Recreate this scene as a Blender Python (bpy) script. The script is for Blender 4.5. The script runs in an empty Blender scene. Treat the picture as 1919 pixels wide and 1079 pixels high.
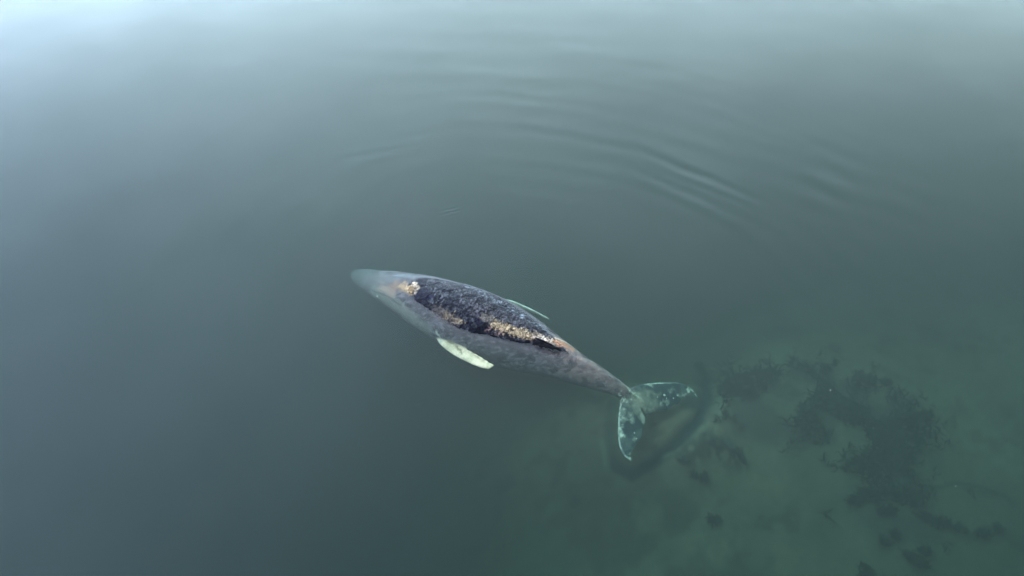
import bpy, bmesh, math, random
import numpy as np
from mathutils import Vector
from mathutils.bvhtree import BVHTree

S = bpy.context.scene
COL = S.collection

# ------------------------------------------------------------------ camera
PITCH = math.radians(52.0)
DIST = 19.2
HFOV = math.radians(70.0)
FPX = 959.5 / math.tan(HFOV / 2)
CAM = Vector((0.0, -DIST * math.cos(PITCH), DIST * math.sin(PITCH)))
cam = bpy.data.cameras.new('camera')
cam.sensor_width = 36.0
cam.angle = HFOV
cam.clip_start = 0.1
cam.clip_end = 20000
cam_ob = bpy.data.objects.new('camera', cam)
COL.objects.link(cam_ob)
cam_ob.location = CAM
cam_ob.rotation_euler = (math.pi / 2 - PITCH, 0, 0)
S.camera = cam_ob
FWD = Vector((0, math.cos(PITCH), -math.sin(PITCH)))
UPV = Vector((0, math.sin(PITCH), math.cos(PITCH)))
RIGHT = Vector((1, 0, 0))


def ray(px, py):
    return (FWD * FPX + RIGHT * (px - 959.5) + UPV * (539.5 - py)).normalized()


def P(px, py, z=0.0):
    """point of the place seen at photo pixel (px, py) at height z"""
    d = ray(px, py)
    t = (z - CAM.z) / d.z
    return CAM + d * t


# ------------------------------------------------------------------ node helper
class N:
    """tiny wrapper so that node maths reads like maths"""
    tree = None

    def __init__(self, sock):
        self.s = sock

    @staticmethod
    def m(op, *a):
        n = N.tree.nodes.new('ShaderNodeMath')
        n.operation = op
        for i, v in enumerate(a):
            if isinstance(v, N):
                N.tree.links.new(v.s, n.inputs[i])
            else:
                n.inputs[i].default_value = v
        return N(n.outputs[0])

    def __add__(s, o): return N.m('ADD', s, o)
    def __radd__(s, o): return N.m('ADD', o, s)
    def __sub__(s, o): return N.m('SUBTRACT', s, o)
    def __rsub__(s, o): return N.m('SUBTRACT', o, s)
    def __mul__(s, o): return N.m('MULTIPLY', s, o)
    def __rmul__(s, o): return N.m('MULTIPLY', o, s)
    def __truediv__(s, o): return N.m('DIVIDE', s, o)
    def __pow__(s, o): return N.m('POWER', s, o)


def nsin(a): return N.m('SINE', a)
def nexp(a): return N.m('EXPONENT', a)
def nsqrt(a): return N.m('SQRT', a)
def nmax(a, b): return N.m('MAXIMUM', a, b)
def nmin(a, b): return N.m('MINIMUM', a, b)


def xyz(vec_socket):
    n = N.tree.nodes.new('ShaderNodeSeparateXYZ')
    N.tree.links.new(vec_socket, n.inputs[0])
    return N(n.outputs[0]), N(n.outputs[1]), N(n.outputs[2])


def noise(vec_socket, scale, detail=3.0, rough=0.5, sx=1, sy=1, sz=1, rot=0.0):
    t = N.tree
    mp = t.nodes.new('ShaderNodeMapping')
    mp.inputs['Scale'].default_value = (sx, sy, sz)
    mp.inputs['Rotation'].default_value = (0, 0, rot)
    t.links.new(vec_socket, mp.inputs['Vector'])
    n = t.nodes.new('ShaderNodeTexNoise')
    n.inputs['Scale'].default_value = scale
    n.inputs['Detail'].default_value = detail
    n.inputs['Roughness'].default_value = rough
    t.links.new(mp.outputs[0], n.inputs['Vector'])
    return N(n.outputs['Fac'])


def mixcol(fac, a, b, mode='MIX'):
    t = N.tree
    n = t.nodes.new('ShaderNodeMix')
    n.data_type = 'RGBA'
    n.blend_type = mode
    n.clamp_result = False
    for idx, v in ((0, fac), (6, a), (7, b)):
        if isinstance(v, N):
            t.links.new(v.s, n.inputs[idx])
        elif isinstance(v, tuple):
            n.inputs[idx].default_value = v + (1,) if len(v) == 3 else v
        elif isinstance(v, (int, float)):
            n.inputs[idx].default_value = v
        else:
            t.links.new(v, n.inputs[idx])
    return n.outputs[2]


def scalecol(col, fac):
    """colour times scalar"""
    t = N.tree
    n = t.nodes.new('ShaderNodeVectorMath')
    n.operation = 'SCALE'
    if isinstance(col, tuple):
        n.inputs[0].default_value = col
    else:
        t.links.new(col, n.inputs[0])
    t.links.new(fac.s, n.inputs['Scale'])
    return n.outputs[0]


def addcol(a, b):
    t = N.tree
    n = t.nodes.new('ShaderNodeVectorMath')
    n.operation = 'ADD'
    for i, v in enumerate((a, b)):
        if isinstance(v, tuple):
            n.inputs[i].default_value = v
        else:
            t.links.new(v, n.inputs[i])
    return n.outputs[0]


# ------------------------------------------------------------------ light
SUN_EL = math.radians(44)
SUN_AZ = math.radians(-72)          # measured from +Y (away from the camera) towards +X
W = bpy.data.worlds.new('World')
S.world = W
W.use_nodes = True
t = W.node_tree
t.nodes.clear()
N.tree = t
out = t.nodes.new('ShaderNodeOutputWorld')
bg = t.nodes.new('ShaderNodeBackground')
bg.inputs['Strength'].default_value = 0.10
sky = t.nodes.new('ShaderNodeTexSky')
sky.sky_type = 'NISHITA'
sky.sun_disc = False
sky.sun_elevation = SUN_EL
sky.sun_rotation = SUN_AZ
sky.dust_density = 2.0
tc = t.nodes.new('ShaderNodeTexCoord')
G = tc.outputs['Generated']
gx, gy, gz = xyz(G)
# thin bright cloud: brightest low down and round the veiled sun, dimmer overhead
sun_dir = Vector((math.sin(SUN_AZ) * math.cos(SUN_EL), math.cos(SUN_AZ) * math.cos(SUN_EL), math.sin(SUN_EL)))
# veiled sky: a bright cloud bank low in the north and north-west, thick dull cloud overhead and behind the camera
gyc = nmin(nmax(gy, 0.02), 0.95)
n1 = noise(G, 2.2, 5, 0.55, sz=2.2)
n2 = noise(G, 6.5, 4, 0.6, sz=2.5)
cl = nmax(1.0 + (n1 - 0.5) * 0.45 + (n2 - 0.5) * 0.30 + (noise(G, 17.0, 3, 0.6, sz=2.0) - 0.5) * 0.12, 0.3)
gzc = nmin(nmax(gz, 0.43), 1.0)
bright = nexp(gx * -0.80 + gyc * 1.95 + gx * gx * 0.43 + gyc * gyc * 1.25 + gx * gyc * 0.30 + 1.45)
lowb = nexp((gzc - 0.46) * -14.0) * 0.42 + 1.0


def spot(a, b_, c_, k):
    v_ = Vector((a, b_, c_)).normalized()
    return nexp((nmin(gx * v_.x + gy * v_.y + gz * v_.z, 1.0) - 1.0) * k)


bright = bright * lowb * (1.0 - spot(0, .79, .62, 40.0) * 0.12 - spot(-.56, .50, .66, 40.0) * 0.10 + spot(-.30, .62, .72, 14.0) * 0.06 + spot(-.52, .27, .82, 25.0) * 0.38 + spot(.08, .68, .73, 14.0) * 0.07)  # bright and dark patches added to the sky to shape its reflection
west = nmax(gx * -1.0, 0.0) * (1.0 - gyc)
cc = t.nodes.new('ShaderNodeCombineXYZ')
cc.inputs[0].default_value = 0.76
cc.inputs[1].default_value = 1.0
t.links.new((0.95 + gyc * 0.20 + west * 0.9).s, cc.inputs[2])
cloud = scalecol(cc.outputs[0], bright * cl)
c = mixcol(0.90, sky.outputs[0], cloud)
t.links.new(c, bg.inputs['Color'])
t.links.new(bg.outputs[0], out.inputs['Surface'])

sun = bpy.data.lights.new('sun', 'SUN')
sun.energy = 1.5
sun.angle = math.radians(9)
sun.color = (1.0, 0.95, 0.88)
sun_ob = bpy.data.objects.new('sun', sun)
COL.objects.link(sun_ob)
sun_ob.rotation_euler = (-sun_dir).to_track_quat('-Z', 'Y').to_euler()

S.view_settings.view_transform = 'Standard'
S.view_settings.look = 'None'
S.view_settings.gamma = 1
S.view_settings.exposure = 0.9
S.cycles.volume_bounces = 1
S.cycles.use_denoising = True
S.cycles.denoiser = 'OPENIMAGEDENOISE'
S.cycles.denoising_input_passes = 'RGB_ALBEDO'
S.cycles.max_bounces = 6
S.cycles.transparent_max_bounces = 16
S.cycles.caustics_reflective = False
S.cycles.caustics_refractive = False


# ------------------------------------------------------------------ numpy helpers
def _hash(ix, iy, iz, seed):
    h = (ix.astype(np.int64) * 374761393 + iy.astype(np.int64) * 668265263 +
         iz.astype(np.int64) * 2147483647 + seed * 1274126177) & 0xffffffff
    h = ((h ^ (h >> 13)) * 1274126177) & 0xffffffff
    h = ((h ^ (h >> 16)) * 2246822519) & 0xffffffff
    h = h ^ (h >> 15)
    return (h & 0xffffff) / float(0xffffff)


def vnoise(p, scale, seed=0):
    q = p * scale
    i = np.floor(q).astype(np.int64)
    f = q - i
    f = f * f * (3 - 2 * f)
    r = 0
    for dx in (0, 1):
        wx = f[:, 0] if dx else 1 - f[:, 0]
        for dy in (0, 1):
            wy = f[:, 1] if dy else 1 - f[:, 1]
            for dz in (0, 1):
                wz = f[:, 2] if dz else 1 - f[:, 2]
                r = r + wx * wy * wz * _hash(i[:, 0] + dx, i[:, 1] + dy, i[:, 2] + dz, seed)
    return r


def fbm(p, scale, octv=4, seed=0, gain=0.5):
    a, tot, r = 1.0, 0.0, 0.0
    for k in range(octv):
        r = r + a * vnoise(p, scale * 2 ** k, seed + 17 * k)
        tot += a
        a *= gain
    return r / tot


def smooth(x, a, b):
    u = np.clip((x - a) / (b - a), 0, 1)
    return u * u * (3 - 2 * u)


def seg_dist(p, pts):
    """distance of points (n,d) from polyline pts"""
    pts = [np.array(q[:p.shape[1]]) for q in pts]
    best = np.full(len(p), 1e9)
    if len(pts) == 1:
        return np.linalg.norm(p - pts[0], axis=1)
    for a, b in zip(pts[:-1], pts[1:]):
        ab = b - a
        u = np.clip(((p - a) @ ab) / max(ab @ ab, 1e-9), 0, 1)
        best = np.minimum(best, np.linalg.norm(p - (a + u[:, None] * ab), axis=1))
    return best


def set_color(me, cols, name='paint'):
    at = me.color_attributes.new(name, 'FLOAT_COLOR', 'POINT')
    buf = np.ones((len(me.vertices), 4), dtype=np.float32)
    buf[:, :3] = np.clip(cols, 0, 1)
    at.data.foreach_set('color', buf.ravel())


def set_float(me, vals, name):
    at = me.attributes.new(name, 'FLOAT', 'POINT')
    at.data.foreach_set('value', np.asarray(vals, dtype=np.float32))


def link(name, me, mat=None, parent=None, label=None, cat=None, group=None, kind=None):
    o = bpy.data.objects.new(name, me)
    COL.objects.link(o)
    if mat:
        me.materials.append(mat)
    if parent:
        o.parent = parent
    if label: o['label'] = label
    if cat: o['category'] = cat
    if group: o['group'] = group
    if kind: o['kind'] = kind
    return o


def shade_smooth(me):
    me.polygons.foreach_set('use_smooth', [True] * len(me.polygons))


def new_mat(name):
    m = bpy.data.materials.new(name)
    m.use_nodes = True
    m.node_tree.nodes.clear()
    N.tree = m.node_tree
    o = m.node_tree.nodes.new('ShaderNodeOutputMaterial')
    return m, m.node_tree, o


# ------------------------------------------------------------------ water
wm, t, o = new_mat('sea water')
geo = t.nodes.new('ShaderNodeNewGeometry')
pos = geo.outputs['Position']
x, y, z = xyz(pos)


def gauss(cx, cy, ax, ay, ang=0.0):
    """soft window in metres, turned by ang"""
    dx, dy = x - cx, y - cy
    ca, sa = math.cos(ang), math.sin(ang)
    u = (dx * ca + dy * sa) / ax
    v = (dy * ca - dx * sa) / ay
    return nexp((u * u + v * v) * -1.0)


def wave(cx, cy, lam, ang, wob=None):
    """straight crested wavelets whose crests run along ang"""
    dx, dy = x - cx, y - cy
    v = dy * math.cos(ang) - dx * math.sin(ang)
    if wob is not None:
        v = v + wob
    return nsin(v * (2 * math.pi / lam))


# rings pushed out by the drifting whale: ellipses round its body
WC = P(1030, 610, 0)
wob = noise(pos, 0.16, 2, 0.5)
wob2 = noise(pos, 0.7, 2, 0.5)
wang = math.radians(-24)
dx, dy = x - WC.x, y - WC.y
u = (dx * math.cos(wang) + dy * math.sin(wang)) / 1.22
v = (dy * math.cos(wang) - dx * math.sin(wang)) / 0.95
r = nsqrt(u * u + v * v) + (wob - 0.5) * 1.6 + (wob2 - 0.5) * 0.18
ringwin = nexp(((r - 7.6) / 3.4) * ((r - 7.6) / 3.4) * -1.0)
ringwin = ringwin * nmin(nmax((x - WC.x) * 0.07 + 0.68, 0.30), 1.0)
mask = noise(pos, 0.22, 2, 0.5)
mask = nmin(nmax((mask - 0.40) * 4.0, 0.0), 1.0)
rings = nsin(r * (2 * math.pi / 0.86)) * ringwin * 0.0021 * (0.45 + mask)
rings = rings + nsin(r * (2 * math.pi / 0.55)) * ringwin * (0.2 + mask) * 0.00060


def at_ang(p, q):
    a, b = P(*p), P(*q)
    return math.atan2(b.y - a.y, b.x - a.x)


h = rings
# clear group of crests right of the middle
A = P(1325, 350); ang = at_ang((1200, 300), (1400, 385))
h = h + wave(A.x, A.y, 0.50, ang, (wob2 - 0.5) * 0.3) * gauss(A.x, A.y, 1.9, 0.75, ang) * 0.0020
A = P(1480, 330); ang = at_ang((1350, 290), (1600, 370))
h = h + wave(A.x, A.y, 0.95, ang, (wob2 - 0.5) * 0.4) * gauss(A.x, A.y, 3.8, 1.5, ang) * 0.0026
# left crests
A = P(705, 282); ang = at_ang((620, 298), (790, 266))
h = h + wave(A.x, A.y, 0.55, ang, (wob2 - 0.5) * 0.3) * gauss(A.x, A.y, 1.7, 0.45, ang) * 0.0016
A = P(960, 110); ang = at_ang((850, 110), (1100, 118))
h = h + wave(A.x, A.y, 1.3, ang, (wob2 - 0.5) * 0.6) * gauss(A.x, A.y, 5.5, 2.6, ang) * 0.0012
# small sharp ripples near the middle, and the faint comb at lower left
A = P(842, 397); ang = at_ang((825, 402), (865, 392))
h = h + wave(A.x, A.y, 0.145, ang, (wob2 - 0.5) * 0.2) * gauss(A.x, A.y, 0.36, 0.20, ang) * 0.0022
A = P(910, 405); ang = at_ang((895, 396), (925, 412))
h = h + wave(A.x, A.y, 0.13, ang, (wob2 - 0.5) * 0.2) * gauss(A.x, A.y, 0.32, 0.26, ang) * 0.0007
A = P(650, 770); ang = at_ang((620, 771), (690, 770))
h = h + wave(A.x, A.y, 0.19, ang, (wob2 - 0.5) * 0.1) * gauss(A.x, A.y, 0.55, 0.62, ang) * 0.0010
A = P(700, 395)
h = h + (noise(pos, 7.0, 2, 0.5, sy=2.0) - 0.5) * gauss(A.x, A.y, 1.6, 0.5, 0.0) * 0.0025
A = P(1110, 350)
h = h + (noise(pos, 3.5, 3, 0.55, sy=2.0) - 0.5) * gauss(A.x, A.y, 2.4, 1.4, -0.3) * 0.004
for q_, a_ in (((1295, 463), .0035), ((1160, 411), .0018)):
    A = P(*q_)
    h = h + (noise(pos, 5.0, 2, 0.5, sy=1.6) - 0.3) * gauss(A.x, A.y, 0.32, 0.16, -0.5) * a_ * 2.0
# slow glassy swell and barely visible wind texture
h = h + (noise(pos, 0.38, 2, 0.4, sy=1.4) - 0.5) * 0.009
h = h + (noise(pos, 2.2, 4, 0.6, sy=2.0) - 0.5) * 0.0011
bump = t.nodes.new('ShaderNodeBump')
bump.inputs['Distance'].default_value = 1.0
bump.inputs['Strength'].default_value = 1.0
t.links.new(h.s, bump.inputs['Height'])
fr = t.nodes.new('ShaderNodeFresnel')
fr.inputs['IOR'].default_value = 1.333
t.links.new(bump.outputs[0], fr.inputs['Normal'])
back = N(geo.outputs['Backfacing'])
fac = N(fr.outputs[0]) * (1.0 - back) + back * 0.04
gl = t.nodes.new('ShaderNodeBsdfGlossy')
gl.inputs['Roughness'].default_value = 0.06
t.links.new(bump.outputs[0], gl.inputs['Normal'])
tr = t.nodes.new('ShaderNodeBsdfTransparent')
mx = t.nodes.new('ShaderNodeMixShader')
t.links.new(fac.s, mx.inputs[0])
t.links.new(tr.outputs[0], mx.inputs[1])
t.links.new(gl.outputs[0], mx.inputs[2])
t.links.new(mx.outputs[0], o.inputs['Surface'])
sc = t.nodes.new('ShaderNodeVolumeScatter')
sc.inputs['Color'].default_value = (0.62, 0.92, 0.88, 1)
sc.inputs['Density'].default_value = 0.048
sc.inputs['Anisotropy'].default_value = 0.2
ab = t.nodes.new('ShaderNodeVolumeAbsorption')
ab.inputs['Color'].default_value = (0.12, 0.40, 0.34, 1)
ab.inputs['Density'].default_value = 0.80
ad = t.nodes.new('ShaderNodeAddShader')
t.links.new(sc.outputs[0], ad.inputs[0])
t.links.new(ab.outputs[0], ad.inputs[1])
t.links.new(ad.outputs[0], o.inputs['Volume'])

bm = bmesh.new()
R, D = 900.0, 12.0
vs = [bm.verts.new((sx * R, sy * R, zz)) for zz in (-D, 0) for sx, sy in ((-1, -1), (1, -1), (1, 1), (-1, 1))]
for f in ((3, 2, 1, 0), (4, 5, 6, 7), (0, 1, 5, 4), (1, 2, 6, 5), (2, 3, 7, 6), (3, 0, 4, 7)):
    bm.faces.new([vs[i] for i in f])
me = bpy.data.meshes.new('water')
bm.to_mesh(me)
link('water', me, wm, kind='structure')

# ------------------------------------------------------------------ seabed
SB = P(1300, 850, -1.3)


def bed_base(xx, yy):
    tt = (xx - SB.x) * -0.68 + (yy - SB.y) * 0.733
    d = 1.25 + np.where(tt > 0, 0.30 * tt, -0.05 * tt)
    y0 = P(1800, 690, -1.4).y
    x0 = P(1230, 1000, -1.4).x
    d = d + 0.36 * np.log1p(np.exp((yy - y0) / 0.7)) * 0.7 + 0.30 * np.log1p(np.exp((x0 - xx) / 2.0)) * 2.0
    mb_ = P(1060, 780, -1.6)
    d = d - 1.15 * np.exp(-(((xx - mb_.x) / 3.4) ** 2 + ((yy - mb_.y) / 1.7) ** 2))
    mc_ = P(1240, 770, -1.2)
    d = d - 0.22 * np.exp(-(((xx - mc_.x) / 1.8) ** 2 + ((yy - mc_.y) / 1.6) ** 2))
    d = np.maximum(d, 1.02)
    return -np.where(d > 5, 5 + 4 * np.tanh((d - 5) / 6), d)


def axis(lo, hi, f0, f1, fine, ratio=1.22):
    a = list(np.arange(f0, f1, fine))
    s, v = fine, f1
    while v < hi:
        a.append(v); s *= ratio; v += s
    a.append(hi)
    s, v, b = fine, f0, []
    while True:
        s *= ratio; v -= s
        if v < lo: break
        b.append(v)
    return np.array([lo] + b[::-1] + a)


ax_ = axis(-890, 890, -3.0, 15.0, 0.055)
ay_ = axis(-890, 890, -9.0, 4.5, 0.055)
XX, YY = np.meshgrid(ax_, ay_)
p2 = np.stack([XX.ravel(), YY.ravel(), np.zeros(XX.size)], 1)
zb = bed_base(p2[:, 0], p2[:, 1])
near = np.exp(-((p2[:, 0] - 5) ** 2 + (p2[:, 1] + 3) ** 2) / 14.0 ** 2)
zb = zb + (fbm(p2, 0.6, 4, 3) - 0.5) * 0.16 * near + (fbm(p2, 3.0, 3, 9) - 0.5) * 0.035 * near

wp = p2[:, :2] + np.stack([fbm(p2, 1.2, 3, 31) - 0.5, fbm(p2, 1.2, 3, 47) - 0.5], 1) * 0.5
wps = p2[:, :2] + np.stack([fbm(p2, 2.0, 3, 61) - 0.5, fbm(p2, 2.0, 3, 77) - 0.5], 1) * 0.16


def bedpts(l):
    return [P(a, b, -1.12)[:2] for a, b in l]


base = np.array([0.135, 0.114, 0.072])
col = np.tile(base, (len(p2), 1))
big = fbm(p2, 0.35, 3, 5)
col *= (0.80 + 0.45 * smooth(big, 0.3, 0.7))[:, None]
mq = P(1030, 780, -1.4)
col *= (1 + 0.25 * np.exp(-(((p2[:, 0] - mq.x) / 2.6) ** 2 + ((p2[:, 1] - mq.y) / 1.3) ** 2)))[:, None]
mq = P(1230, 790, -1.1)
col *= (1 - 0.10 * np.exp(-(((p2[:, 0] - mq.x) / 1.5) ** 2 + ((p2[:, 1] - mq.y) / 1.4) ** 2)))[:, None]
fine = fbm(p2, 5.0, 4, 11)
col *= (0.82 + 0.36 * fine)[:, None]
# small dark debris on the bed at lower right
deb = smooth(fbm(p2, 2.6, 3, 21), 0.60, 0.70) * smooth(fbm(p2, 0.5, 2, 23), 0.42, 0.6)
col *= (1 - 0.30 * deb)[:, None]


def paint(c, d, r0, r1, newc, amt=1.0):
    k = (1 - smooth(d, r0, r1)) * amt
    return c * (1 - k[:, None]) + np.array(newc) * k[:, None]


# scour round the flukes, with thrown-up pale rim; fluke shadows painted on the bed
groove = bedpts([(1328, 640), (1334, 690), (1330, 740), (1310, 786), (1272, 828), (1232, 856), (1186, 874), (1158, 862)])
dg = seg_dist(wps, groove)
zb -= 0.13 * np.exp(-(dg / 0.17) ** 2)
gf = 0.55 + 0.40 * fbm(p2, 1.5, 2, 51)
k = (1 - smooth(dg, 0.04, 0.24)) * np.clip(gf + .25, 0, 1)
col = col * (1 - k[:, None]) + np.array((0.008, 0.022, 0.024)) * k[:, None]
shade_l = bedpts([(1158, 862), (1146, 820), (1146, 775), (1152, 740)])
d2 = seg_dist(wps, shade_l)
col = paint(col, d2, 0.05, 0.20, (0.02, 0.045, 0.042), 0.6)  # shadow along the left fluke, painted on the bed
shade_r = bedpts([(1290, 755), (1318, 735)])
col = paint(col, seg_dist(wps, shade_r), 0.1, 0.32, (0.012, 0.03, 0.03), 0.6)  # shadow below the right fluke lobe, painted on the bed
for pts, r0, r1, a in (([(1345, 700), (1350, 770)], .02, .14, .5), ([(1352, 776)], .03, .2, .8), ([(1246, 852), (1290, 830), (1320, 800)], .0, .1, .5),
                       ([(1135, 820), (1140, 860)], .0, .13, .6), ([(1186, 691), (1200, 694)], .01, .09, .7),
                       ([(1210, 706), (1250, 700)], .02, .16, .5), ([(1300, 712), (1325, 712)], .02, .16, .45),
                       ([(1350, 790), (1320, 850)], .0, .12, .35)):
    dd = seg_dist(wps, bedpts(pts))
    col = paint(col, dd, r0, r1, (0.19, 0.21, 0.14), a * .8)
dd = seg_dist(wps, bedpts([(1290, 850), (1330, 830), (1385, 850)]))
cl_ = (1 - smooth(dd, .1, .55)) * smooth(fbm(p2 * np.array([1.6, .8, 1]), 4.5, 3, 71), .46, .56)
cl_ = np.clip(cl_ * 1.15, 0, 1)
col = col * (1 - .7 * cl_[:, None]) + np.array([.02, .024, .022]) * .7 * cl_[:, None]
# darker algae-covered ground right of the flukes
algae_line = bedpts([(1350, 730), (1440, 720), (1540, 720), (1640, 770), (1700, 830), (1640, 900), (1700, 960)])
da = np.minimum(seg_dist(wp, algae_line), seg_dist(wp, bedpts([(1365, 760), (1450, 785), (1560, 775), (1680, 770)])) + .15)
al = (1 - smooth(da, 0.35, 1.25)) * (0.45 + 0.75 * smooth(fbm(p2, 1.7, 3, 91), 0.36, 0.56))
al = np.clip(al, 0, 1)
col = col * (1 - 0.60 * al[:, None]) + np.array([0.036, 0.036, 0.040]) * 0.60 * al[:, None]
bl = bedpts([(1100, 1000), (1200, 960), (1330, 1060)])
al2 = (1 - smooth(seg_dist(wp, bl), 0.6, 2.0)) * smooth(fbm(p2, 1.3, 3, 191), 0.40, 0.62)
col = col * (1 - 0.4 * al2[:, None])
ridge = bedpts([(1750, 905), (1800, 893), (1850, 902), (1895, 912), (1915, 930)])
col = paint(col, seg_dist(wps, ridge), 0.02, 0.10, (0.04, 0.045, 0.03), 0.7)

nx, ny = len(ax_), len(ay_)
me = bpy.data.meshes.new('seabed')
vv = np.stack([p2[:, 0], p2[:, 1], zb], 1)
idx = np.arange(nx * ny).reshape(ny, nx)
fc = np.stack([idx[:-1, :-1], idx[:-1, 1:], idx[1:, 1:], idx[1:, :-1]], -1).reshape(-1, 4)
me.vertices.add(len(vv)); me.vertices.foreach_set('co', vv.astype(np.float32).ravel())
me.loops.add(fc.size); me.loops.foreach_set('vertex_index', fc.astype(np.int32).ravel())
me.polygons.add(len(fc))
me.polygons.foreach_set('loop_start', np.arange(0, fc.size, 4, dtype=np.int32))
me.update(calc_edges=True)
me.validate()
shade_smooth(me)
set_color(me, col)
BED = (ax_, ay_, zb.reshape(ny, nx))


def bed_z(xx, yy):
    i = int(np.clip(np.searchsorted(ax_, xx) - 1, 0, nx - 2)); j = int(np.clip(np.searchsorted(ay_, yy) - 1, 0, ny - 2))
    return float(BED[2][j, i])


def paint_mat(name, rough=0.8, grain=0.2, gscale=20.0, bumpd=0.004, spec=0.2):
    m, t, o = new_mat(name)
    b = t.nodes.new('ShaderNodeBsdfPrincipled')
    at = t.nodes.new('ShaderNodeAttribute'); at.attribute_name = 'paint'
    tcn = t.nodes.new('ShaderNodeTexCoord')
    n = noise(tcn.outputs['Object'], gscale, 4, 0.6)
    c = scalecol(at.outputs['Color'], 1.0 + (n - 0.5) * (2 * grain))
    t.links.new(c, b.inputs['Base Color'])
    b.inputs['Roughness'].default_value = rough
    b.inputs['Specular IOR Level'].default_value = spec
    bp = t.nodes.new('ShaderNodeBump'); bp.inputs['Distance'].default_value = bumpd
    t.links.new(n.s, bp.inputs['Height']); t.links.new(bp.outputs[0], b.inputs['Normal'])
    t.links.new(b.outputs[0], o.inputs['Surface'])
    return m


link('seabed', me, paint_mat('sandy mud', 0.9, 0.22, 9.0, 0.01), kind='structure')


# ------------------------------------------------------------------ whale
def loft_bm(rings):
    bm = bmesh.new()
    rr = [[bm.verts.new(p) for p in ring] for ring in rings]
    n = len(rr[0])
    for a, b in zip(rr[:-1], rr[1:]):
        for i in range(n):
            bm.faces.new((a[i], a[(i + 1) % n], b[(i + 1) % n], b[i]))
    bm.faces.new(rr[0][::-1]); bm.faces.new(rr[-1])
    bmesh.ops.recalc_face_normals(bm, faces=bm.faces)
    return bm


def catmull(vals, m):
    v = np.array(vals, float)
    n = len(v)
    res = []
    for i in range(n - 1):
        p0, p1, p2_, p3 = v[max(i - 1, 0)], v[i], v[i + 1], v[min(i + 2, n - 1)]
        for k in range(m):
            s = k / m
            res.append(0.5 * ((2 * p1) + (-p0 + p2_) * s + (2 * p0 - 5 * p1 + 4 * p2_ - p3) * s * s + (-p0 + 3 * p1 - 3 * p2_ + p3) * s ** 3))
    res.append(v[-1])
    return np.array(res)


# axis pixel, ridge height, half width, height above axis, depth below axis, keel
ST = [(662, 512, -.86, .13, .07, .08, 0),
      (678, 518, -.64, .29, .12, .16, 0),
      (705, 529, -.34, .40, .22, .32, 0),
      (740, 542, -.06, .54, .38, .50, 0),
      (790, 564, .15, .74, .58, .65, 0),
      (840, 587, .25, .86, .74, .76, 0),
      (890, 609, .29, .92, .80, .78, .05),
      (940, 630, .28, .88, .80, .72, .15),
      (990, 650, .24, .72, .72, .62, .35),
      (1040, 671, .16, .52, .58, .52, .7),
      (1080, 690, .02, .40, .47, .44, 1),
      (1115, 706, -.11, .31, .38, .36, 1),
      (1145, 721, -.26, .23, .29, .27, 1),
      (1170, 735, -.42, .17, .19, .18, .8),
      (1193, 748, -.58, .16, .12, .11, .3),
      (1213, 764, -.68, .13, .06, .05, 0)]
rows = []
for px, py, zr, w, hu, hd, k in ST:
    zr = zr - 0.085 * min(1, max(0, (zr + .3) / .35)) - (0.04 if px in (940, 990, 1040) else 0)
    zc = zr - hu
    c = P(px, py, zc)
    rows.append((c.x, c.y, c.z, w, hu, hd, k))
rows = catmull(rows, 8)
rings = []
NS = 48
for i, rw in enumerate(rows):
    a = rows[max(i - 1, 0)][:3]; b = rows[min(i + 1, len(rows) - 1)][:3]
    T = Vector(b - a).normalized()
    side = T.cross(Vector((0, 0, 1))).normalized()
    up = side.cross(T).normalized()
    c = Vector(rw[:3]); w, hu, hd, k = rw[3:]
    ring = []
    for j in range(NS):
        th = 2 * math.pi * j / NS
        ct, sn = math.cos(th), math.sin(th)
        e = 2.0 - 0.55 * k if sn > 0 else 2.0
        uu = math.copysign(abs(ct) ** (2 / e if e < 2 else 1), ct)
        vv_ = math.copysign(abs(sn) ** (1 if e >= 2 else 2 / e * 0.9), sn)
        if sn > 0:
            q_ = (1 - k) * (0.80 if ct < 0 else 1.06)
            q_ = q_ + k * 1.0
            uu = math.copysign(abs(uu) ** q_, ct)
            vv_ = vv_ ** q_
        ring.append(c + side * (uu * w) + up * (vv_ * (hu if sn > 0 else hd)))
    rings.append(ring)
parts = [loft_bm(rings)]
bvh_of = lambda b_: BVHTree.FromBMesh(b_)


def fin_rings(st, m=5, n=22):
    """st rows: lead px,py  trail px,py  z lead, z trail, half thickness"""
    rws = []
    for lx, ly, tx, ty, zl, zt, th in st:
        a, b = P(lx, ly, zl), P(tx, ty, zt)
        rws.append((*a, *b, th))
    rws = catmull(rws, m)
    rg = []
    for q in rws:
        a, b, th = Vector(q[:3]), Vector(q[3:6]), q[6]
        ch = b - a
        nrm = ch.cross(Vector((0, 0, 1))).cross(ch).normalized()
        if nrm.z < 0: nrm = -nrm
        ring = []
        for j in range(n):
            f = 2 * math.pi * j / n
            s = 0.5 - 0.5 * math.cos(f)
            prof = math.sin(f) * (1.25 - 0.75 * s)
            ring.append(a + ch * s + nrm * (prof * th))
        rg.append(ring)
    return rg


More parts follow.
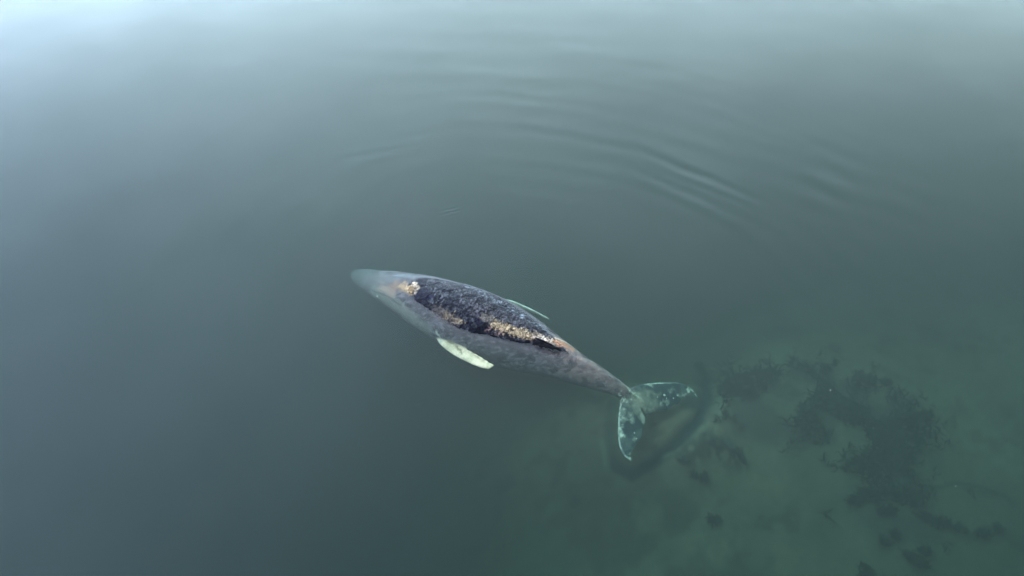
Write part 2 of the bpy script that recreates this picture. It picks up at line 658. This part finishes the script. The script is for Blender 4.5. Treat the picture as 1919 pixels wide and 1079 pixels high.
FL = [(1180, 728, 1212, 778, -.66, -.74, .085), (1196, 721, 1218, 776, -.70, -.76, .075),
      (1213, 718, 1229, 772, -.72, -.78, .065), (1232, 716.5, 1250, 768, -.74, -.80, .05),
      (1252, 715.5, 1270, 757, -.76, -.82, .04), (1270, 716, 1284, 744, -.79, -.84, .034),
      (1286, 722, 1294, 737, -.83, -.85, .028), (1298, 731, 1303, 742, -.86, -.87, .024), (1308, 744, 1310, 748, -.88, -.88, .018)]
FLL = [(1180, 730, 1210, 784, -.64, -.74, .085), (1163, 746, 1210, 791, -.66, -.76, .075),
       (1160, 765, 1208, 797, -.67, -.77, .065), (1158, 786, 1206, 804, -.68, -.77, .05),
       (1157, 806, 1203, 818, -.69, -.76, .04), (1158, 824, 1196, 831, -.70, -.75, .034),
       (1161, 840, 1187, 844, -.71, -.74, .028), (1168, 853, 1184, 854, -.72, -.73, .024), (1180, 864, 1187, 864, -.73, -.73, .018)]
PF = [(812, 606, 846, 615, -.72, -.50, .11), (815, 620, 846, 630, -.58, -.42, .085), (822, 642, 862, 646, -.48, -.36, .065),
      (845, 662, 883, 658, -.40, -.32, .055), (872, 677, 903, 669, -.34, -.28, .045), (898, 688, 917, 678, -.29, -.25, .036),
      (916, 692, 927, 684, -.26, -.24, .026)]
PR = [(905, 556, 910, 566, -.60, -.70, .10), (935, 558, 938, 570, -.45, -.62, .075), (960, 564, 960, 573, -.34, -.50, .06),
      (985, 574, 984, 582, -.30, -.42, .048), (1008, 585, 1006, 590, -.28, -.36, .036), (1030, 597, 1029, 599, -.28, -.30, .022)]
for st in (FL, FLL, PF, PR):
    parts.append(loft_bm(fin_rings(st)))
# low dorsal fin, fallen over towards the camera
DF = [(1000, 632, 1052, 655, .20, .10, .07), (1012, 636, 1054, 656, .27, .13, .05), (1030, 640, 1057, 654, .33, .17, .035), (1050, 646, 1060, 651, .31, .24, .02)]
parts.append(loft_bm(fin_rings(DF)))

trees = [bvh_of(b_) for b_ in parts]
bm = bmesh.new()
for pb in parts:
    tmp = bpy.data.meshes.new('tmp'); pb.to_mesh(tmp); bm.from_mesh(tmp); pb.free()
    bpy.data.meshes.remove(tmp)
src = bpy.data.meshes.new('src'); bm.to_mesh(src)
so = bpy.data.objects.new('src', src); COL.objects.link(so)
md = so.modifiers.new('r', 'REMESH'); md.mode = 'VOXEL'; md.voxel_size = 0.020; md.use_smooth_shade = True
sm = so.modifiers.new('s', 'SMOOTH'); sm.factor = 0.5; sm.iterations = 4
dg_ = bpy.context.evaluated_depsgraph_get()
wme = bpy.data.meshes.new_from_object(so.evaluated_get(dg_))
bpy.data.objects.remove(so)
n = len(wme.vertices)
co = np.empty(n * 3, np.float32); wme.vertices.foreach_get('co', co); co = co.reshape(-1, 3).astype(float)
no = np.empty(n * 3, np.float32); wme.vertices.foreach_get('normal', no); no = no.reshape(-1, 3).astype(float)
bvh = BVHTree.FromPolygons([Vector(c) for c in co], [tuple(p.vertices) for p in wme.polygons])


def own(k):
    """1 where the surface belongs to fin k rather than to the trunk"""
    res = np.zeros(n)
    for i, c in enumerate(co):
        a = trees[k].find_nearest(Vector(c), 0.07)
        if a[0] is None: continue
        b_ = trees[0].find_nearest(Vector(c), 0.4)
        db = b_[3] if b_[0] is not None else 0.4
        res[i] = 1.0 - min(1, max(0, (a[3] - db + 0.05) / 0.08))
    return res


def hit(px, py):
    h_ = bvh.ray_cast(CAM, ray(px, py))
    if h_[0] is not None:
        return np.array(h_[0])
    best = None
    d_ = ray(px, py)
    for zz in (-.1, -.3, -.5, -.65, -.75, -.85):
        q_ = bvh.find_nearest(P(px, py, zz))
        if best is None or q_[3] < best[3]: best = q_
    return np.array(best[0])


def dist(l, warp=0.0, sc_=6.0, seed=0):
    q = co
    if warp:
        q = co + (np.stack([fbm(co, sc_, 3, seed), fbm(co, sc_, 3, seed + 5), fbm(co, sc_, 3, seed + 9)], 1) - 0.5) * warp
    return seg_dist(q, [hit(a, b) for a, b in l])


zc = co[:, 2]
# ---- skin colours
f1 = fbm(co, 2.2, 4, 100)
f2 = fbm(co, 9, 4, 120)
f3 = fbm(co, 26, 3, 140)
C = np.tile(np.array([0.047, 0.043, 0.052]), (n, 1)) * (0.7 + 0.6 * f1)[:, None] * (0.75 + 0.5 * f2)[:, None]
xr = co[:, 0]


def rgb(c): return np.array(c)


def put(mask, c, amt=1.0):
    global C
    k = np.clip(mask * amt, 0, 1)[:, None]
    C = C * (1 - k) + rgb(c) * k


# worn mauve-brown tail stock and flanks
tailm = smooth(xr, P(1000, 660).x, P(1090, 690).x)
put(tailm * (0.5 + 0.8 * smooth(f2, .35, .6)), (0.10, 0.074, 0.070), .85)
vein = 1 - smooth(np.abs(fbm(co, 7, 3, 300) - 0.5), 0.0, 0.035)
put(tailm * vein, (0.20, 0.16, 0.14), .6)
# milky sloughing skin along the near flank
flank = (1 - smooth(zc, -0.35, 0.0)) * smooth(fbm(co, 3.2, 4, 160), 0.42, 0.62)
put(flank * (1 - tailm) * smooth(f2, .42, .56), (0.125, 0.12, 0.135), .6)
put(smooth(fbm(co, 4.5, 4, 180), .54, .64) * (1 - smooth(zc, -.1, .02)), (0.018, 0.018, 0.024), .7)
put(smooth(fbm(co * np.array([.6, 1.6, 1]), 14, 3, 190), .58, .66) * (1 - smooth(zc, -.1, .02)), (0.16, 0.15, 0.15), .4)
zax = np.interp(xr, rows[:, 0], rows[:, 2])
put((1 - smooth(zc - zax, -0.16, 0.10)) * (1 - smooth(xr, P(1150, 720).x, P(1185, 740).x)), (0.014, 0.018, 0.024), .88)  # shade below the body axis, painted into the skin
# head
put(1 - smooth(dist([(662, 512), (690, 522), (720, 540)], .2), 0.1, 0.55), (0.075, 0.07, 0.072), .7)
put(1 - smooth(dist([(700, 548), (740, 572), (775, 600), (800, 618)], .25), 0.05, 0.26), (0.16, 0.17, 0.14), .5)
put((1 - smooth(dist([(715, 540), (735, 548)], .2, 8), 0.02, 0.2)), (0.24, 0.17, 0.13), .6)
put(1 - smooth(dist([(663, 508), (668, 518)], .1, 8), 0.0, 0.05), (0.2, 0.21, 0.21), .35)
put(1 - smooth(dist([(707, 555)]), 0.0, 0.045), (0.6, 0.6, 0.5), .9)
put(1 - smooth(dist([(668, 506), (700, 502), (740, 506)]), 0.0, 0.05), (0.25, 0.28, 0.3), .4)
# mouth line, lip ridge and eye
put(1 - smooth(dist([(672, 527), (700, 545), (728, 556), (752, 574)], .05, 6), 0.0, 0.035), (0.02, 0.02, 0.025), .7)
put(1 - smooth(dist([(676, 515), (705, 524), (738, 538)], .04, 6), 0.0, 0.035), (0.11, 0.10, 0.10), .6)
put(1 - smooth(dist([(762, 572), (770, 573)], .03, 6), 0.02, 0.06), (0.012, 0.012, 0.014), .8)
grain_ = fbm(co, 20, 4, 660, .7)
# dry back
dryz = zc + (f2 - 0.5) * 0.04
dry = smooth(dryz, -0.03, 0.0)
put(dry, (0.0034, 0.0038, 0.0085))
fl_ = smooth(f3, 0.56, 0.68) * smooth(fbm(co, 5, 3, 170), 0.30, 0.55)
put(dry * smooth(grain_, .50, .60) * smooth(fbm(co, 5, 3, 170), 0.34, 0.5), (0.042, 0.043, 0.052), .7)
darkp = 1 - smooth(dist([(785, 548), (800, 552)], .25, 8), 0.08, 0.22)
put(darkp, (0.0050, 0.0056, 0.0150), .85)
put(1 - smooth(dist([(898, 600)], .25, 8), 0.12, 0.22), (0.0055, 0.0060, 0.0150), .85)
# far rim
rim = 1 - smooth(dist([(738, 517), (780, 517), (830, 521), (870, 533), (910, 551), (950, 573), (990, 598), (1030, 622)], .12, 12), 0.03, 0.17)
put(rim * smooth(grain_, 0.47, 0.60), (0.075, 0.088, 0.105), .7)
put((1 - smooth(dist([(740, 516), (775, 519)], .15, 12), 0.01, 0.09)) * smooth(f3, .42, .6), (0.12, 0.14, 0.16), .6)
# grey-mauve speckle mid back
mb = 1 - smooth(dist([(890, 575), (940, 598), (980, 612)], .3, 8), 0.05, 0.35)
put(mb * smooth(f3, .45, .62) * dry, (0.050, 0.044, 0.052), .6)
# beige crusts
crack = 1 - smooth(np.abs(fbm(co * np.array([1.8, 0.8, 1]), 11, 3, 330) - 0.5), 0.0, 0.028)
grain = fbm(co, 17, 4, 610, .65)
grain2 = fbm(co * np.array([1.5, 0.9, 1]), 30, 3, 630, .6)


def crust(l, r_, seed, c_, amt=.95, ragged=1.9, warp=.22):
    d_ = dist(l, warp, 7, seed)
    k_ = smooth((r_ - d_) / r_ + (grain - .5) * ragged + (grain2 - .5) * 1.2, -.05, .40)
    put(k_, c_, amt)
    return k_


crust([(742, 536), (758, 538)], .17, 3, (0.12, 0.075, 0.055), .8)
A_ = crust([(755, 537), (772, 541)], .15, 4, (0.17, 0.115, 0.065))
crust([(776, 531), (781, 539), (778, 547)], .07, 5, (0.20, 0.155, 0.12), .9, 1.3, .10)
B_ = crust([(838, 588), (852, 597), (864, 602)], .105, 6, (0.16, 0.125, 0.085))
crust([(820, 585), (850, 600)], .20, 16, (0.06, 0.05, 0.045), .6)
crust([(905, 594), (930, 604)], .12, 17, (0.08, 0.068, 0.060), .7)
C_ = crust([(930, 608), (950, 616), (975, 625), (1000, 632)], .14, 7, (0.17, 0.125, 0.08))
crust([(940, 612), (965, 622), (990, 628)], .10, 8, (0.23, 0.17, 0.11), .85)
D_ = crust([(1006, 630), (1024, 636), (1040, 642)], .13, 9, (0.17, 0.13, 0.105))
crust([(1016, 632), (1022, 636)], .06, 10, (0.30, 0.25, 0.21), .9, 1.2, .08)
E_ = crust([(1046, 640), (1058, 646), (1072, 653)], .12, 11, (0.18, 0.085, 0.05))
crust([(1042, 634), (1060, 641), (1085, 655)], .045, 12, (0.27, 0.21, 0.165), .9, 1.0, .05)
put(np.maximum.reduce([A_, B_, C_, D_, E_]) * crack, (0.035, 0.018, 0.012), .85)
put((1 - smooth(dist([(915, 618), (935, 624)], .25, 9), 0.02, 0.14)) * smooth(f3, .45, .6), (0.16, 0.10, 0.09), .8)
# black shadow under the back fin painted into the skin, and small black spots
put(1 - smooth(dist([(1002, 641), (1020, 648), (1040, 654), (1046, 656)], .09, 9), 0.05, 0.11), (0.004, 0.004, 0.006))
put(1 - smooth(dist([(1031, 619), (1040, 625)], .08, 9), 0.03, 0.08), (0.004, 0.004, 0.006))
put(1 - smooth(dist([(958, 617), (962, 620)], .08, 9), 0.01, 0.05), (0.01, 0.008, 0.01))
# ridge highlights of the tail stock
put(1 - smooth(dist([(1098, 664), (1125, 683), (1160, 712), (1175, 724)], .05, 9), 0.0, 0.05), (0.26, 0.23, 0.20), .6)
# flukes
xf = P(1172, 740, -.6)
flm = smooth(co[:, 0] * 0.78 - co[:, 1] * 0.62, xf.x * 0.78 - xf.y * 0.62 - 0.05, xf.x * 0.78 - xf.y * 0.62 + 0.18)
put(flm, (0.014, 0.030, 0.033))
put(flm * smooth(fbm(co, 4, 5, 400, .62), .50, .68), (0.09, 0.12, 0.105), .45)
cen = 1 - smooth(dist([(1195, 744), (1215, 750), (1200, 765)], .4, 7), 0.06, 0.36)
put(cen * (.5 + .5 * smooth(f2, .4, .6)), (0.27, 0.27, 0.19), .8)
put((1 - smooth(dist([(1180, 760), (1208, 770)], .3, 6), 0.02, 0.28)) * smooth(f2, .42, .6), (0.13, 0.15, 0.12), .6)
put(1 - smooth(dist([(1205, 778), (1209, 790)], .04, 6), 0.05, 0.12), (0.28, 0.30, 0.24), .8)
for l, a, r_ in (([(1160, 738), (1166, 745), (1177, 752)], .95, .065), ([(1178, 728), (1188, 736), (1196, 745)], .75, .065),
                 ([(1165, 748), (1160, 770), (1159.5, 789), (1159.5, 806), (1160, 823), (1163, 838), (1169, 851), (1183, 862)], .75, .035),
                 ([(1215, 719.5), (1232, 718), (1252, 717), (1270, 717.5)], .75, .035), ([(1212, 720), (1220, 724)], .6, .08),
                 ([(1162, 800), (1164, 815)], .9, .09), ([(1165, 770), (1166, 785)], .6, .12), ([(1293, 729), (1308, 744)], 1.0, .085),
                 ([(1273, 742), (1288, 736)], .55, .06), ([(1258, 735), (1262, 732)], .45, .08), ([(1240, 757), (1248, 752)], .45, .08),
                 ([(1185, 850), (1182, 858)], .8, .04), ([(1187, 820), (1190, 826)], .4, .06), ([(1180, 778), (1185, 790)], .4, .10)):
    if len(l) > 2 and r_ < .05:
        put((1 - smooth(dist(l, .05, 9), r_ * .2, r_ * 1.0)) * (.25 + .75 * smooth(fbm(co, 6, 3, 410), .38, .6)), (0.55, 0.60, 0.50), a * .8)
    else:
        put((1 - smooth(dist(l, .22, 12), r_ * 0.2, r_ * 1.15)) * (0.35 + 0.65 * smooth(f3, .38, .58)), (0.46, 0.50, 0.40), a)
# pectorals
from itertools import chain
pfm = own(3)
put(pfm, (0.56, 0.47, 0.33))
put(pfm * smooth(fbm(co, 5.0, 4, 500, .6), .47, .62), (0.34, 0.31, 0.19), .6)
put(1 - smooth(dist([(838, 640), (848, 644), (860, 654), (866, 660)], .2, 9), 0.01, 0.085), (0.12, 0.10, 0.05), .85)
put(1 - smooth(dist([(886, 664), (904, 676)], .2, 9), 0.0, 0.08), (0.17, 0.13, 0.07), .7)
put(1 - smooth(dist([(818, 622), (826, 640)], .1, 9), 0.0, 0.07), (0.36, 0.40, 0.34), .8)
prm = own(4)
put(prm, (0.10, 0.12, 0.10), .95)
put(1 - smooth(dist([(955, 562), (985, 573), (1008, 584), (1031, 597)], 0.05, 9), 0.01, 0.055), (0.36, 0.42, 0.35), .8)

# ---- relief: torn crusty skin where dry, gentle folds elsewhere
lump = (fbm(co, 7, 4, 700, .6) - 0.5) * 0.055 * dry + (f3 - 0.5) * 0.016 * dry + (f2 - 0.5) * 0.012 * (1 - flm)
co2 = co + no * lump[:, None]
wme.vertices.foreach_set('co', co2.astype(np.float32).ravel())
wme.update()
shade_smooth(wme)
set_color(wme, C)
set_float(wme, dry, 'dry')
wme.materials.clear()

m, t, o = new_mat('whale skin')
b = t.nodes.new('ShaderNodeBsdfPrincipled')
at = t.nodes.new('ShaderNodeAttribute'); at.attribute_name = 'paint'
dr = t.nodes.new('ShaderNodeAttribute'); dr.attribute_name = 'dry'
dryn = N(dr.outputs['Fac'])
tcn = t.nodes.new('ShaderNodeTexCoord')
ob = tcn.outputs['Object']
nA = noise(ob, 38, 5, 0.65, sx=1.3, sy=0.8)
nB = noise(ob, 14, 4, 0.6)
wetf = 1.0 + (nA - 0.5) * 0.6 + (nB - 0.5) * 0.6
pit = nmin(N.m('POWER', nA * 1.15 + nB * 0.85, 6.0), 2.4)
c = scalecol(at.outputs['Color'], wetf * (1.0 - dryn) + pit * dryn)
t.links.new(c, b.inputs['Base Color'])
t.links.new((0.62 - dryn * 0.06).s, b.inputs['Roughness'])
t.links.new((0.05 + dryn * 0.02).s, b.inputs['Specular IOR Level'])
bp = t.nodes.new('ShaderNodeBump'); bp.inputs['Distance'].default_value = 0.03
t.links.new(((nA * 0.7 + nB * 0.3) * (0.15 + dryn)).s, bp.inputs['Height'])
t.links.new(bp.outputs[0], b.inputs['Normal'])
t.links.new(b.outputs[0], o.inputs['Surface'])
whale = link('whale', wme, m, label='dead whale floating in shallow water with dry crusted back and pale side fin', cat='whale')


# ------------------------------------------------------------------ barnacles on the flukes
random.seed(4)
bmat, t, o = new_mat('barnacle shell')
b = t.nodes.new('ShaderNodeBsdfPrincipled')
tcn = t.nodes.new('ShaderNodeTexCoord')
nn = noise(tcn.outputs['Object'], 60, 3)
t.links.new(scalecol((0.62, 0.66, 0.56), 0.7 + nn * 0.6), b.inputs['Base Color'])
b.inputs['Roughness'].default_value = 0.8
t.links.new(b.outputs[0], o.inputs['Surface'])
for px, py, r_ in ((1245, 740, .034), (1249, 746, .016), (1262, 746, .018), (1232, 744, .016), (1270, 741, .018), (1189, 811, .02), (1193, 822, .016)):
    h_ = bvh.ray_cast(CAM, ray(px, py))
    if h_[0] is None: continue
    bm = bmesh.new()
    seg = 12
    lo_, hi_, in_ = [], [], []
    for k in range(seg):
        a = 2 * math.pi * k / seg
        w_ = 1 + random.uniform(-.12, .12)
        lo_.append(bm.verts.new((math.cos(a) * r_ * w_, math.sin(a) * r_ * w_, -0.01)))
        hi_.append(bm.verts.new((math.cos(a) * r_ * .5, math.sin(a) * r_ * .5, r_ * .7 * w_)))
        in_.append(bm.verts.new((math.cos(a) * r_ * .3, math.sin(a) * r_ * .3, r_ * .35)))
    for k in range(seg):
        k2 = (k + 1) % seg
        bm.faces.new((lo_[k], lo_[k2], hi_[k2], hi_[k])); bm.faces.new((hi_[k], hi_[k2], in_[k2], in_[k]))
    bm.faces.new(in_)
    me = bpy.data.meshes.new('barnacle'); bm.to_mesh(me)
    ob_ = link('barnacle', me, bmat, parent=whale)
    ob_.location = h_[0]
    ob_.rotation_euler = h_[1].to_track_quat('Z', 'Y').to_euler()

# ------------------------------------------------------------------ weed, stones and flecks
weed, t, o = new_mat('dark weed')
b = t.nodes.new('ShaderNodeBsdfPrincipled')
tcn = t.nodes.new('ShaderNodeTexCoord')
nn = noise(tcn.outputs['Object'], 3.5, 3)
t.links.new(mixcol(nn, (0.020, 0.020, 0.019), (0.050, 0.047, 0.034)), b.inputs['Base Color'])
b.inputs['Roughness'].default_value = 0.6
b.inputs['Specular IOR Level'].default_value = 0.1
t.links.new(b.outputs[0], o.inputs['Surface'])


def blades(bm, cx, cy, z0, rx, ry, rot, nbl, length, width, lift):
    ca, sa = math.cos(rot), math.sin(rot)
    for _ in range(nbl):
        a = random.uniform(0, 2 * math.pi); q = math.sqrt(random.random())
        lx, ly = math.cos(a) * q * rx, math.sin(a) * q * ry
        bx, by = cx + lx * ca - ly * sa, cy + lx * sa + ly * ca
        d = random.uniform(0, 2 * math.pi)
        L = length * random.uniform(.5, 1.3); w_ = width * random.uniform(.6, 1.4)
        prev = None
        z = z0
        for k in range(4):
            f = k / 3
            ww = w_ * (1 - 0.75 * f * f)
            zz = z0 + lift * math.sin(f * 2.4) + 0.01
            dd = d + f * random.uniform(-.6, .6)
            ox, oy = bx + math.cos(dd) * L * f, by + math.sin(dd) * L * f
            p_ = (bm.verts.new((ox - math.sin(dd) * ww, oy + math.cos(dd) * ww, zz)),
                  bm.verts.new((ox + math.sin(dd) * ww, oy - math.cos(dd) * ww, zz + 0.01)))
            if prev: bm.faces.new((prev[0], prev[1], p_[1], p_[0]))
            prev = p_


bm = bmesh.new()
SCOUR = [P(a, b_, -1.1) for a, b_ in ((1334, 690), (1330, 740), (1310, 786), (1290, 810))]
line = [P(a, b_, -1.3) for a, b_ in [(1360, 730), (1440, 715), (1540, 715), (1640, 770), (1700, 820), (1650, 880), (1690, 930)]]
cnt = 0
gp = []
line2 = [P(a, b_, -1.3) for a, b_ in [(1365, 755), (1450, 780), (1560, 775), (1680, 770)]]
while len(gp) < 350:
    k = random.randrange(3)
    q = line2[k].lerp(line2[k + 1], random.random())
    gp.append((q.x + random.gauss(0, .3), q.y + random.gauss(0, .35)))
while len(gp) < 1350:
    k = random.randrange(len(line) - 1); f = random.random()
    q = line[k].lerp(line[k + 1], f)
    gp.append((q.x + random.gauss(0, .55), q.y + random.gauss(0, .5)))
arr = np.array([(a, b_, 0) for a, b_ in gp])
keep = fbm(arr, 1.4, 3, 91)
for (xx_, yy_), kk in zip(gp, keep):
    if kk < 0.47: continue
    if min((Vector((xx_, yy_)) - Vector(q_[:2])).length for q_ in SCOUR) < .36: continue
    blades(bm, xx_, yy_, bed_z(xx_, yy_), .20, .10, random.uniform(0, 3), 5, .20, .017, .07)
me = bpy.data.meshes.new('seaweed'); bm.to_mesh(me)
sw = link('seaweed', me, weed, kind='stuff', label='dark mottled seaweed covering the sea floor right of the tail', cat='seaweed')

CL = [(1779, 976, .50, .13, -.35, 'long dark weed clump beside the weedy ridge at lower right'),
      (1675, 1003, .26, .13, .5, 'compact dark weed clump just above the tapering one at lower right'),
      (1712, 1038, .30, .12, -.6, 'dark tapering weed clump below the compact one at lower right'),
      (1630, 1068, .12, .22, .1, 'small upright dark weed clump at the bottom edge of the picture'),
      (1666, 952, .20, .09, .1, 'flat dark weed clump under the mottled seaweed patch'),
      (1866, 989, .30, .09, .3, 'thin dark weed clump farthest right near the lower corner'),
      (1640, 918, .36, .10, -.1, 'wide weed tuft at the lower edge of the mottled seaweed patch'),
      (1612, 931, .20, .09, .3, 'small weed tuft left of the wide weed tuft'),
      (1742, 1028, .12, .08, .0, 'tiny round weed tuft right of the tapering clump'),
      (1341, 970, .09, .09, .0, 'tiny dark weed tuft alone below the tail'),
      (1639, 704, .38, .08, -.3, 'thin dark weed clump above the mottled seaweed patch'),
      (1720, 778, .55, .07, .25, 'long thin weed strand right of the mottled seaweed patch'),
      (1560, 680, .24, .07, .7, 'narrow slanting weed tuft at the top of the mottled patch'),
      (1312, 893, .16, .08, -.2, 'small weed tuft under the scour ring of the tail')]
for px, py, rx, ry, rot, lab in CL:
    q = P(px, py, -1.27)
    zz = bed_z(q.x, q.y)
    bm = bmesh.new()
    for k in range(5):
        f_ = random.uniform(-1, 1)
        blades(bm, math.cos(rot) * rx * f_, math.sin(rot) * rx * f_, 0.0, rx * .35, ry * random.uniform(.5, 1.1), rot + random.uniform(-.4, .4), int(10 + 60 * rx), .13, .018, .08)
    me = bpy.data.meshes.new('weed_clump'); bm.to_mesh(me)
    w_o = link('weed_clump', me, weed, label=lab, cat='seaweed clump', group='weed clumps lying on the sandy sea floor')
    w_o.location = (q.x, q.y, zz)

rockm = paint_mat('weedy stone', 0.85, 0.3, 14.0, 0.01, 0.1)


def rock(px, py, rx, ry, rz, rot, seed, lab):
    q = P(px, py, -1.25)
    bm = bmesh.new()
    bmesh.ops.create_icosphere(bm, subdivisions=4, radius=1.0)
    v_ = np.array([v.co[:] for v in bm.verts])
    d_ = 0.45 + 1.2 * fbm(v_ + 5, 1.7, 4, seed, .6)
    for v, k in zip(bm.verts, d_):
        v.co = Vector((v.co.x * rx * k, v.co.y * ry * k, v.co.z * rz * k))
    me = bpy.data.meshes.new('stone'); bm.to_mesh(me); shade_smooth(me)
    vv_ = np.array([v.co[:] for v in me.vertices])
    f_ = smooth(fbm(vv_, 16, 3, seed + 3), .5, .62)[:, None]
    set_color(me, np.array([0.034, 0.038, 0.034]) * (1 - f_) + np.array([0.08, 0.085, 0.06]) * f_ * .8)
    r_o = link('stone', me, rockm, label=lab, cat='stone', group='dark stones beside the tail')
    r_o.location = (q.x, q.y, bed_z(q.x, q.y) + rz * .2)
    r_o.rotation_euler = (0, 0, rot)


rock(1330, 832, .24, .12, .09, -.7, 1, 'broad dark stone with pale patches right of the tail scour')
rock(1366, 838, .11, .26, .10, .7, 2, 'narrow dark stone right of the broad stone')
rock(1278, 864, .17, .10, .07, -.3, 3, 'small dark stone on the lower rim of the tail scour')
rock(1388, 856, .07, .20, .07, .5, 4, 'slim pale edged stone farthest right of the stones')

fleck, t, o = new_mat('fleck')
b = t.nodes.new('ShaderNodeBsdfPrincipled')
tcn = t.nodes.new('ShaderNodeTexCoord')
t.links.new(scalecol((0.25, 0.26, 0.24), 0.7 + noise(tcn.outputs['Object'], 40, 2) * 0.6), b.inputs['Base Color'])
t.links.new(b.outputs[0], o.inputs['Surface'])
for i, (px, py, lab) in enumerate(((784, 758, 'tiny white fleck floating below the pale side fin'),
                                   (1556, 731, 'tiny white fleck floating over the middle of the mottled seaweed'),
                                   (1791, 911, 'tiny white fleck floating over the weedy ridge at lower right'))):
    q = P(px, py, 0.0)
    bm = bmesh.new()
    bmesh.ops.create_icosphere(bm, subdivisions=2, radius=0.011)
    for v in bm.verts:
        v.co = Vector((v.co.x * random.uniform(.8, 1.5), v.co.y * random.uniform(.8, 1.3), v.co.z * .35))
    me = bpy.data.meshes.new('fleck'); bm.to_mesh(me); shade_smooth(me)
    f_o = link('fleck', me, fleck, label=lab, cat='fleck', group='white flecks floating on the water')
    f_o.location = (q.x, q.y, 0.002)
